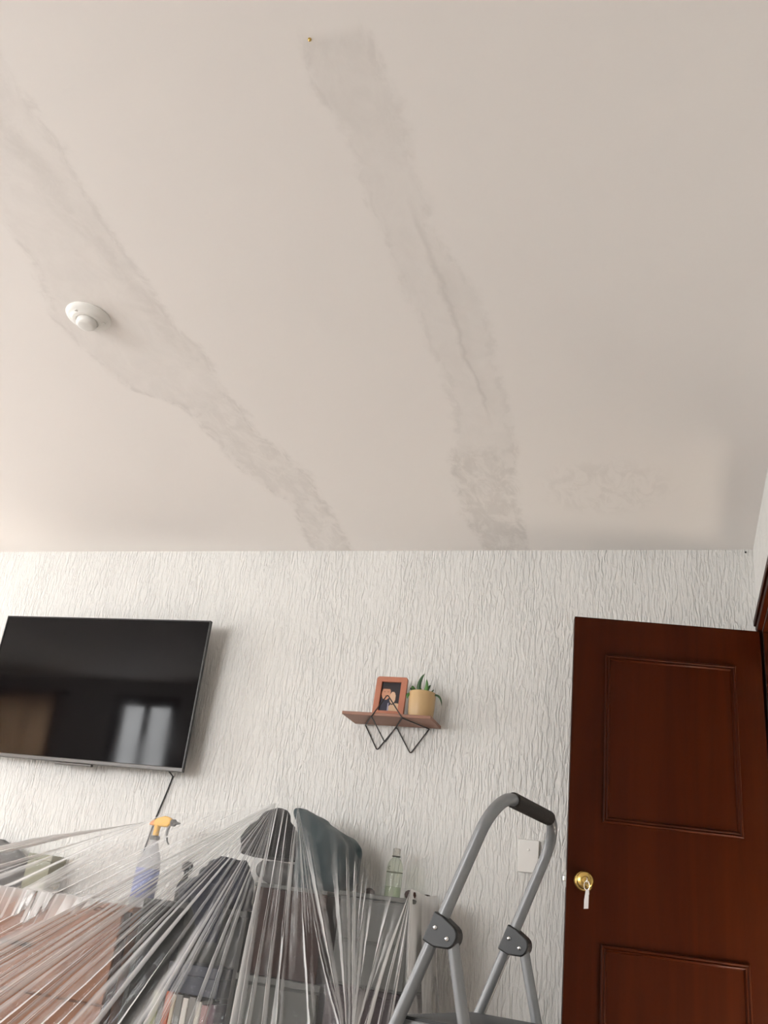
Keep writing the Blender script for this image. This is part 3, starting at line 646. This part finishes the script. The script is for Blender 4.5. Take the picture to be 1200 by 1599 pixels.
def tread(l, depth, name):
    e = LB - U * l; bm = bmesh.new()
    o = e + Wd * .013; wdt = LWID - .026
    prism(bm, [(-.012, -.022), (depth, -.022), (depth + .004, -.018), (depth + .004, -.004), (depth, 0), (-.012, 0)], o, Nd, uz, Wd, wdt)
    st_ = obj(name, bm, M_ladder, ld, bevel=.002)
    bm = bmesh.new(); prism(bm, [(-.008, 0), (depth - .004, 0), (depth - .004, .0025), (-.008, .0025)], o + uz * .0002 + Wd * .006, Nd, uz, Wd, wdt - .012)
    k = 0.0
    while k < wdt - .02:
        prism(bm, [(-.008, .0025), (depth - .004, .0025), (depth - .004, .0055), (-.008, .0055)], o + Wd * (.008 + k), Nd, uz, Wd, .006); k += .0125
    tr_ = obj('ribbed_tread', bm, M_black, None); tr_.data.transform(Matrix.Translation(-Vector(WM[ld.name].translation))); tr_.parent = st_
tread(.168, .215, 'top_platform'); tread(.44, .10, 'step'); tread(.68, .10, 'step')
obj('rear_crossbar', tube(bmesh.new(), [LB + piv + V * .62, LB + Wd * LWID + piv + V * .62], .009, 12), M_ladder, ld, smooth=True)

# ------------------------------------------------------------------ furniture and belongings under the plastic
DX, DYF, DZ = -1.990, 3.250, .742
dr = thing('dresser', 'orange-brown wooden dresser under the plastic sheet at the left', 'dresser', (-2.9, 3.42, 0))
obj('carcass', B(-3.82, DX, DYF + .012, D - .02, .06, DZ - .018), M_dresser, dr, bevel=.002)
obj('top_board', B(-3.83, DX + .004, DYF, D - .01, DZ - .018, DZ), M_dresser, dr, bevel=.003)
obj('plinth', B(-3.80, DX - .02, DYF + .04, D - .03, 0, .06), M_box, dr)
obj('corner_stile', B(DX - .028, DX, DYF - .002, DYF + .012, .06, DZ - .019), M_box, dr, bevel=.002)
for i in range(2):
    x0 = -3.81 + i * .898
    for z0, z1 in ((.07, .40), (.406, .715)):
        f = obj('drawer_front', B(x0, x0 + .888, DYF - .006, DYF + .011, z0, z1), M_dresser, dr, bevel=.003)
        h = obj('drawer_handle', B(x0 + .38, x0 + .52, DYF - .018, DYF - .0062, (z0 + z1) / 2 - .008, (z0 + z1) / 2 + .008), M_box, None, bevel=.003)
        h.data.transform(Matrix.Translation(-Vector(WM[dr.name].translation))); h.parent = f
# spray bottle
sb = thing('spray_bottle', 'clear spray bottle with lavender label and yellow trigger head on the dresser', 'spray bottle', (-2.050, 3.40, DZ))
bc = Vector((-2.050, 3.40, DZ + .0005))
obj('body', lathe(bmesh.new(), [(0, 0), (.040, 0), (.046, .004), (.047, .02), (.047, .15), (.044, .175), (.034, .205), (.022, .235), (.016, .252), (.0155, .262), (0, .262)], bc, (0, 0, 1), 32), M_bottle, sb, smooth=True)
obj('label', lathe(bmesh.new(), [(.0476, .035), (.0480, .036), (.0480, .145), (.0476, .146), (.0472, .145), (.0472, .036), (.0476, .035)], bc, (0, 0, 1), 32), M_label, sb, smooth=True)
obj('neck_ring', lathe(bmesh.new(), [(0, .256), (.019, .256), (.020, .258), (.020, .270), (.018, .273), (0, .273)], bc, (0, 0, 1), 24), M_greyplastic, sb, smooth=True)
obj('neck', lathe(bmesh.new(), [(0, .272), (.013, .272), (.0125, .30), (.015, .318), (0, .318)], bc, (0, 0, 1), 20), M_yellow, sb, smooth=True)
hd = bc + uz * .312
obj('trigger_head', prism(bmesh.new(), [(-.030, .004), (-.020, .000), (.052, -.004), (.062, .008), (.064, .026), (.052, .036), (.030, .040), (-.004, .030), (-.026, .014)], hd + Vector((0, .014, 0)), (1, 0, .05), (0, 0, 1), (0, -1, 0), .028), M_yellow, sb, bevel=.006)
obj('rear_nub', prism(bmesh.new(), [(-.032, .003), (-.010, .000), (-.008, .026), (-.028, .015)], hd + Vector((-.002, .0146, -.0005)), (1, 0, .05), (0, 0, 1), (0, -1, 0), .0292), M_orange, sb, bevel=.003)
obj('nozzle', lathe(bmesh.new(), [(0, 0), (.013, 0), (.014, .004), (.014, .016), (.009, .02), (.006, .026), (.003, .040), (0, .040)], hd + Vector((.062, 0, .018)), (1, 0, .02), 16), M_greydark, sb, smooth=True)
obj('trigger_lever', tube(bmesh.new(), [hd + Vector(q) for q in ((.056, 0, .004), (.050, 0, -.012), (.052, 0, -.034), (.060, 0, -.056), (.070, 0, -.066))], [.005, .0045, .004, .0035, .003], 8), M_greyplastic, sb, smooth=True)
# grey bag and little box at the far left of the dresser
tag(obj('grey_bag', loft(bmesh.new(), [(DZ + .002, -2.92, 3.545, .20, .040), (.79, -2.92, 3.545, .215, .045), (.85, -2.93, 3.545, .20, .042), (.895, -2.96, 3.545, .16, .035), (.935, -3.0, 3.545, .10, .02)], 48, 2.6, .008, 8, 3, .005), M_greycloth, None, smooth=True, origin=(-2.92, 3.545, DZ)), 'crumpled grey bag on the dresser at the left edge of the picture', 'bag')
gb = thing('pale_box', 'small pale greenish box on the dresser below the television', 'box', (-2.62, 3.54, DZ))
M_pale = plain('pale_green_card', (.34, .34, .25, 1), .6)
obj('carton', B(-2.70, -2.58, 3.48, 3.58, DZ + .0005, .868), M_pale, gb, bevel=.002); obj('lid', B(-2.703, -2.577, 3.477, 3.583, .8685, .894), M_pale, gb, bevel=.002)
# open bookcase
bk = thing('bookcase', 'low dark grey bookcase with open shelf standing beside the dresser', 'bookcase', (-1.66, 3.42, 0))
BX0, BX1, BYF = -1.958, -1.515, 3.27
obj('side_panel', B(BX0, BX0 + .018, BYF, D - .02, 0, .762), M_greydark, bk); obj('side_panel', B(BX1 - .018, BX1, BYF, D - .02, 0, .762), M_greydark, bk)
obj('top_panel', B(BX0, BX1, BYF - .004, D - .02, .7625, .782), M_greydark, bk, bevel=.002)
obj('back_panel', B(BX0 + .0185, BX1 - .0185, D - .034, D - .0205, 0, .762), M_greyboard, bk)
for z in (.05, .225): obj('shelf_panel', B(BX0 + .0185, BX1 - .0185, BYF + .004, D - .0345, z, z + .018), M_greydark, bk)
bcols = [('cream_green', (150, 150, 120), .235, .030, 'pale green book at the left end of the bookcase shelf'), ('grey', (110, 110, 108), .232, .020, 'grey book beside the pale green one on the bookcase shelf'),
         ('orange', (176, 92, 62), .240, .026, 'orange-red book standing on the bookcase shelf'), ('cream', (196, 182, 160), .234, .016, 'thin cream book right of the orange one'),
         ('stone', (120, 118, 114), .236, .028, 'stone grey book in the middle of the bookcase shelf'), ('white', (205, 200, 192), .228, .024, 'white book in the middle of the bookcase shelf'),
         ('ash', (130, 126, 122), .235, .030, 'ash grey book between two white ones on the bookcase shelf'), ('ivory', (200, 194, 184), .224, .022, 'ivory book near the right of the bookcase shelf'),
         ('rose', (150, 112, 110), .216, .030, 'dusty rose book at the right end of the bookcase shelf'), ('plum', (92, 70, 78), .222, .026, 'plum coloured book, last on the right of the bookcase shelf')]
x = -1.845
for nm, c, h, wd, lab in bcols:
    z0 = .2435; t_ = thing('book', lab, 'book', (x + wd / 2, 3.30, z0), group='books on the bookcase shelf'); m = plain('book_' + nm, srgb(*c), .6)
    bm = bmesh.new(); y0, y1 = 3.285, 3.43     # cover: two boards and a spine
    prism(bm, [(x, y0 + .004), (x + .003, y0), (x + wd - .003, y0), (x + wd, y0 + .004), (x + wd, y1), (x + wd - .002, y1), (x + wd - .002, y0 + .005), (x + .002, y0 + .005), (x + .002, y1), (x, y1)], (0, 0, z0), (1, 0, 0), (0, 1, 0), (0, 0, 1), h)
    obj('cover', bm, m, t_); obj('pages', B(x + .0022, x + wd - .0022, y0 + .0052, y1 - .004, z0 + .003, z0 + h - .003), M_paper, t_)
    x += wd + .0012
nb = thing('navy_box', 'dark navy box lying on top of the books', 'box', (-1.70, 3.36, .485))
obj('tray', B(-1.80, -1.585, 3.284, 3.44, .4845, .545), plain('navy_card', (.010, .013, .028, 1), .5), nb, bevel=.003)
obj('lid', B(-1.803, -1.582, 3.281, 3.443, .5455, .582), plain('navy_card', (.010, .013, .028, 1), .5), nb, bevel=.003)
# clothes piled on the bookcase
nv = thing('navy_clothes', 'heap of navy blue clothes on the bookcase under the plastic', 'clothes', (-1.70, 3.36, .7845))
obj('garment', loft(bmesh.new(), [(.7845, -1.70, 3.36, .145, .085), (.83, -1.705, 3.36, .15, .095), (.88, -1.68, 3.36, .12, .09), (.93, -1.665, 3.36, .08, .08), (.958, -1.655, 3.37, .045, .05)], 64, 2.3, .026, 12, 11, .016), M_navy, nv, smooth=True)
slv = bmesh.new()
loft(slv, [(.665, -1.640, 3.243, .030, .010), (.70, -1.650, 3.243, .046, .013), (.76, -1.665, 3.243, .062, .014), (.82, -1.68, 3.256, .07, .02), (.86, -1.68, 3.266, .05, .012)], 36, 2.2, .006, 14, 5, .006)
obj('sleeve', slv, M_navy, nv, smooth=True)
kb = thing('round_topped_bottle', 'small dark round-topped bottle beside the navy clothes', 'bottle', (-1.895, 3.44, .7825))
obj('body', lathe(bmesh.new(), [(0, 0), (.026, 0), (.028, .004), (.028, .055), (.020, .075), (.010, .09), (.009, .11), (0, .11)], (-1.895, 3.44, .783), (0, 0, 1), 20), M_greydark, kb, smooth=True)
obj('round_cap', lathe(bmesh.new(), [(0, .110), (.012, .111), (.020, .118), (.023, .130), (.020, .142), (.012, .150), (0, .153)], (-1.895, 3.44, .783), (0, 0, 1), 20), M_greydark, kb, smooth=True)
# grey cabinet, brown box, blanket, coat, teal bag
gc = thing('grey_cabinet', 'plain grey cabinet carrying the dark brown box', 'cabinet', (-1.345, 3.42, 0))
obj('body', B(-1.510, -1.188, 3.268, D - .02, .03, .560), M_greyboard, gc, bevel=.002); obj('top_board', B(-1.512, -1.184, 3.250, D - .02, .5605, .582), M_greyplastic, gc, bevel=.003)
obj('cabinet_door', B(-1.505, -1.193, 3.254, 3.2675, .05, .552), M_greyboard, gc, bevel=.002); obj('base', B(-1.50, -1.20, 3.29, D - .03, 0, .0295), M_greydark, gc)
bb = thing('brown_box', 'dark brown box with a pale rim on top of the grey cabinet', 'box', (-1.35, 3.42, .5825))
obj('body', B(-1.497, -1.208, 3.262, 3.58, .583, .872), M_box, bb, bevel=.004); obj('rim', B(-1.499, -1.206, 3.257, 3.582, .8725, .886), M_greyplastic, bb, bevel=.003)
tag(obj('folded_blanket', loft(bmesh.new(), back([(.8885, -1.445, 3.43, .05, .11), (.915, -1.47, 3.43, .082, .12), (.945, -1.475, 3.43, .086, .12), (.972, -1.47, 3.43, .075, .11)]), 56, 3.0, .010, 12, 2, .010), M_greycloth, None, smooth=True, origin=(-1.48, 3.42, .8885)), 'light grey folded blanket under the charcoal coat', 'blanket')
tag(obj('charcoal_coat', loft(bmesh.new(), back([(.986, -1.515, 3.39, .110, .11), (1.01, -1.525, 3.39, .112, .11), (1.06, -1.515, 3.38, .098, .10), (1.12, -1.50, 3.36, .075, .075), (1.162, -1.478, 3.32, .036, .035), (1.172, -1.475, 3.31, .012, .014)]), 64, 2.3, .020, 11, 21, .016), M_charcoal, None, smooth=True, origin=(-1.5, 3.39, .982)), 'charcoal coat heaped at the peak of the plastic sheet', 'coat')
tag(obj('teal_bag', loft(bmesh.new(), back([(.8875, -1.275, 3.40, .085, .12), (.92, -1.272, 3.40, .105, .125), (1.02, -1.272, 3.40, .115, .125), (1.075, -1.285, 3.39, .112, .11), (1.12, -1.32, 3.36, .083, .08), (1.165, -1.362, 3.32, .038, .036), (1.175, -1.37, 3.31, .014, .014)]), 64, 2.6, .016, 10, 33, .014), M_teal, None, smooth=True, origin=(-1.275, 3.40, .8875)), 'slate teal fabric bag on the dark brown box', 'bag')
# grey drawer unit on a dark stand, with knobs at its corners, and the clear bottle on top
ns = thing('night_stand', 'dark maroon stand under the grey drawer unit', 'stand', (-1.03, 3.43, 0))
obj('body', B(-1.165, -.890, 3.265, D - .02, .05, .575), M_maroon, ns, bevel=.002); obj('top_board', B(-1.170, -.885, 3.255, D - .015, .5755, .594), M_maroon, ns, bevel=.003)
obj('drawer_front', B(-1.155, -.900, 3.257, 3.2645, .36, .565), M_maroon, ns, bevel=.003); obj('drawer_front', B(-1.155, -.900, 3.257, 3.2645, .10, .352), M_maroon, ns, bevel=.003)
for cx_, cy_ in ((-1.15, 3.28), (-.905, 3.28), (-1.15, 3.575), (-.905, 3.575)): obj('leg', B(cx_ - .012, cx_ + .012, cy_ - .012, cy_ + .012, 0, .0495), M_maroon, ns)
du = thing('drawer_unit', 'grey plastic drawer unit with dark corner knobs', 'drawers', (-1.03, 3.43, .595))
obj('body', B(-1.162, -.888, 3.275, D - .03, .595, .878), M_greyplastic, du, bevel=.003); obj('top_tray', B(-1.167, -.883, 3.265, D - .025, .8785, .895), M_greyplastic, du, bevel=.004)
for z0, z1 in ((.602, .733), (.741, .872)): obj('drawer_front', B(-1.157, -.893, 3.268, 3.2745, z0, z1), M_greyplastic, du, bevel=.003)
for kx, ky_ in ((-.905, 3.288), (-.903, 3.52), (-1.15, 3.57)):
    obj('corner_knob', lathe(bmesh.new(), [(0, 0), (.012, 0), (.019, .004), (.0215, .013), (.019, .022), (.010, .028), (0, .029)], (kx, ky_, .8955), (0, 0, 1), 20), M_box, du, smooth=True)
gbt = thing('clear_bottle', 'clear pale green bottle standing behind the plastic on the drawer unit', 'bottle', (-1.035, 3.50, .8955))
g0 = (-1.035, 3.50, .896)
obj('glass', lathe(bmesh.new(), [(0, 0), (.026, 0), (.031, .003), (.0315, .010), (.0315, .108), (.028, .124), (.020, .138), (.0125, .146), (.0125, .150), (0, .150)], g0, (0, 0, 1), 32), M_green, gbt, smooth=True)
obj('liquid', lathe(bmesh.new(), [(0, .004), (.029, .004), (.0300, .010), (.0300, .040), (0, .040)], g0, (0, 0, 1), 28), clear_plastic('pale_green_liquid', (.84, .90, .78, 1), .10, .25, .1, white=(.42, .50, .34, 1), bstr=0), gbt, smooth=True)
obj('cap', lathe(bmesh.new(), [(0, .150), (.0145, .150), (.015, .152), (.015, .176), (.0135, .179), (0, .179)], g0, (0, 0, 1), 24), clear_plastic('clear_cap', (.9, .9, .88, 1), .30, .6, .1, white=(.6, .58, .53, 1), bstr=0), gbt, smooth=True)
obj('cap_ring', lathe(bmesh.new(), [(.0135, .148), (.0165, .148), (.0165, .1515), (.0135, .1515), (.0135, .148)], g0, (0, 0, 1), 24), M_greydark, gbt, smooth=True)
obj('label_line', lathe(bmesh.new(), [(.0316, .091), (.0321, .091), (.0321, .0935), (.0316, .0935), (.0316, .091)], g0, (0, 0, 1), 32), plain('bottle_print', (.16, .16, .12, 1), .6), gbt, smooth=True)
mk = [(-1.035 - .012 + .005 * math.cos(a), 3.50 - .0298, .896 + .106 + .006 * math.sin(a)) for a in [math.radians(70 + 20 * i) for i in range(11)]]
obj('printed_mark', tube(bmesh.new(), mk, .0012, 6), plain('bottle_print', (.16, .16, .12, 1), .6), gbt)

# ------------------------------------------------------------------ the clear plastic dust sheet
B0 = (-2.070, 3.335, 1.060); BH = (-1.995, 3.335, 1.099); P1 = (-1.504, 3.33, 1.182); PM = (-1.455, 3.32, 1.166); P2 = (-1.410, 3.33, 1.184); PO = (-.896, 3.252, .928); PO2 = (-.862, 3.53, .926)
KEYS = [  # top, bottom, direction that folds stand out to
    (B0, (-3.10, 3.44, .79), (0, -.5, .85)), (B0, (-3.10, 3.225, .770), (0, -.7, .7)), (B0, (-3.15, 3.19, .50), (0, -1, .2)), (BH, (-3.22, 3.16, .28), (0, -1, .1)),
    (P1, (-3.30, 3.10, .03), (0, -1, 0)), (P1, (-2.32, 3.01, .01), (0, -1, 0)), (P1, (-1.78, 2.98, .01), (0, -1, 0)), (P1, (-1.34, 2.97, .01), (0, -1, 0)),
    (PM, (-1.27, 2.97, .01), (0, -1, 0)), (P2, (-1.20, 2.97, .01), (0, -1, 0)), (P2, (-1.04, 2.98, .01), (0, -1, 0), (-1.03, 3.08, .5)),
    ((-1.197, 3.325, 1.108), (-1.02, 3.0, .01), (0, -1, 0), (-1.005, 3.08, .5)), ((-1.125, 3.30, 1.018), (-1.01, 3.0, .01), (0, -1, 0), (-.992, 3.08, .5)), ((-1.03, 3.26, .924), (-1.0, 3.0, .01), (0, -1, 0), (-.982, 3.085, .5)),
    (PO, (-.985, 3.03, .01), (0, -1, 0), (-.972, 3.09, .5)), (PO, (-.90, 3.06, .01), (.2, -1, 0), (-.905, 3.11, .5)), (PO, (-.82, 3.14, .01), (.7, -.7, 0), (-.85, 3.17, .5)), ((-.870, 3.40, .915), (-.79, 3.3, .01), (1, -.2, 0)), (PO2, (-.80, 3.50, .30), (1, 0, 0))]
KEYS = [tuple(Vector(q) for q in k) for k in KEYS]
KEYS = [(k[0], k[1], k[2], k[3] if len(k) > 3 else k[0].lerp(k[1], .6)) for k in KEYS]
SPAN = [.5, .6, .4, .6, 1.7, 1.2, .9, .3, .3, .5, .5, .3, .3, .4, .4, .4, .4, .3]      # share of columns between keys
rnd = random.Random(12)
FOLDS = []      # (key position, half width in s, height)
def folds(lo, hi, n, wmin, wmax, hmin, hmax):
    for i in range(n): FOLDS.append((lo + (hi - lo) * (i + rnd.uniform(.15, .85)) / n, rnd.uniform(wmin, wmax), rnd.uniform(hmin, hmax)))
folds(.05, 1.9, 7, .04, .10, .010, .026)
folds(3.35, 4.0, 2, .02, .035, .012, .022)
folds(4.0, 5.0, 11, .012, .034, .02, .045)
folds(5.0, 6.0, 4, .022, .045, .025, .05)
folds(6.0, 7.0, 4, .03, .06, .022, .045)
folds(7.0, 9.0, 3, .10, .18, .02, .04)
folds(9.0, 10.0, 5, .05, .09, .018, .04)
folds(10.0, 14.0, 8, .10, .22, .016, .035)
folds(14.0, 16.0, 4, .08, .16, .02, .04)
folds(16.0, 18.0, 2, .10, .2, .015, .03)
FOLDS.sort()
S = []
for k, wgt in enumerate(SPAN):
    n = int((150 if 1 <= k < 7 else 90) * wgt) + 6
    S += [k + i / n for i in range(n)]
S.append(len(SPAN))
S = sorted(set(round(min(max(s, 0), len(SPAN)), 5) for s in S))
TT = [0, .006, .015, .03, .05, .075] + [.1 + .9 * i / 52 for i in range(53)]
CUM = [0.0]
for wgt in SPAN: CUM.append(CUM[-1] + wgt)
def su2(s): k = min(int(s), len(SPAN) - 1); return CUM[k] + (s - k) * SPAN[k]
verts = []
for s in S:
    k = min(int(s), len(SPAN) - 1); f = s - k
    (a0, b0, d0, m0), (a1, b1, d1, m1) = KEYS[k], KEYS[k + 1]
    top_, bot, dr_ = a0.lerp(a1, f), b0.lerp(b1, f), d0.lerp(d1, f).normalized()
    L = (bot - top_).length; mdl = m0.lerp(m1, f)
    if k == 3: top_.z -= .018 * math.sin(math.pi * f) * .6
    for t_ in TT:
        p = top_.lerp(mdl, t_ / .6) if t_ < .6 else mdl.lerp(bot, (t_ - .6) / .4)
        wob = .10 if s < 3 else (.035 if s < 7 else .30)
        grow = min(1.0, t_ * (2.3 if s < 9 else 4.0)) * min(1, L / .8)
        d = 0.0
        for j, (c, wd, h) in enumerate(FOLDS):
            q = abs(s - c - wob * mnoise.noise(Vector((j * 5.3, t_ * 1.6, c)))) / wd
            if q < 1.0:
                env = .75 + .5 * mnoise.noise(Vector((c * 7.3, t_ * 2.2, j * 1.7)))
                d += h * max(0, env) * max(0, 1 - q) ** 1.35 * grow
        lowf = mnoise.noise(Vector((s * 2.2, t_ * 2.0, 3.1))) * .022 + mnoise.noise(Vector((su2(s) * 5.5, t_ * 1.3, 9.1))) * .010
        crink = mnoise.noise(p * 34 + Vector((0, 0, 5))) * .0022 + mnoise.noise(p * 80) * .0009
        p = p + dr_ * (d + (lowf * .8 + .006) * min(1, t_ * 2.2) + crink * min(1, t_ * 4) * (1.9 if 9.8 < s < 14.5 else 1.0))
        if p.y > 3.225 and p.x < DX and p.z < DZ + .010: p.z = DZ + .010
        verts.append(p)
nt = len(TT); faces = []
for i in range(len(S) - 1):
    for j in range(nt - 1):
        a = i * nt + j; faces.append((a, a + 1, a + nt + 1, a + nt))
o0 = Vector((-1.6, 3.1, 0)); me = bpy.data.meshes.new('plastic_sheet'); me.from_pydata([tuple(v - o0) for v in verts], [], faces); me.materials.append(M_film)
uvl = me.uv_layers.new(name='UVMap'); cum = [0.0]
for wgt in SPAN: cum.append(cum[-1] + wgt)
def su(s): k = min(int(s), len(SPAN) - 1); return cum[k] + (s - k) * SPAN[k]
UVV = [(su(s) * 3.0, t_) for s in S for t_ in TT]
uvl.data.foreach_set('uv', [c for l in me.loops for c in UVV[l.vertex_index]])
me.polygons.foreach_set('use_smooth', [True] * len(me.polygons))
ps = bpy.data.objects.new('plastic_sheet', me); link(ps); ps.location = o0
tag(ps, 'clear plastic dust sheet draped in sharp folds over the furniture', 'plastic sheet')
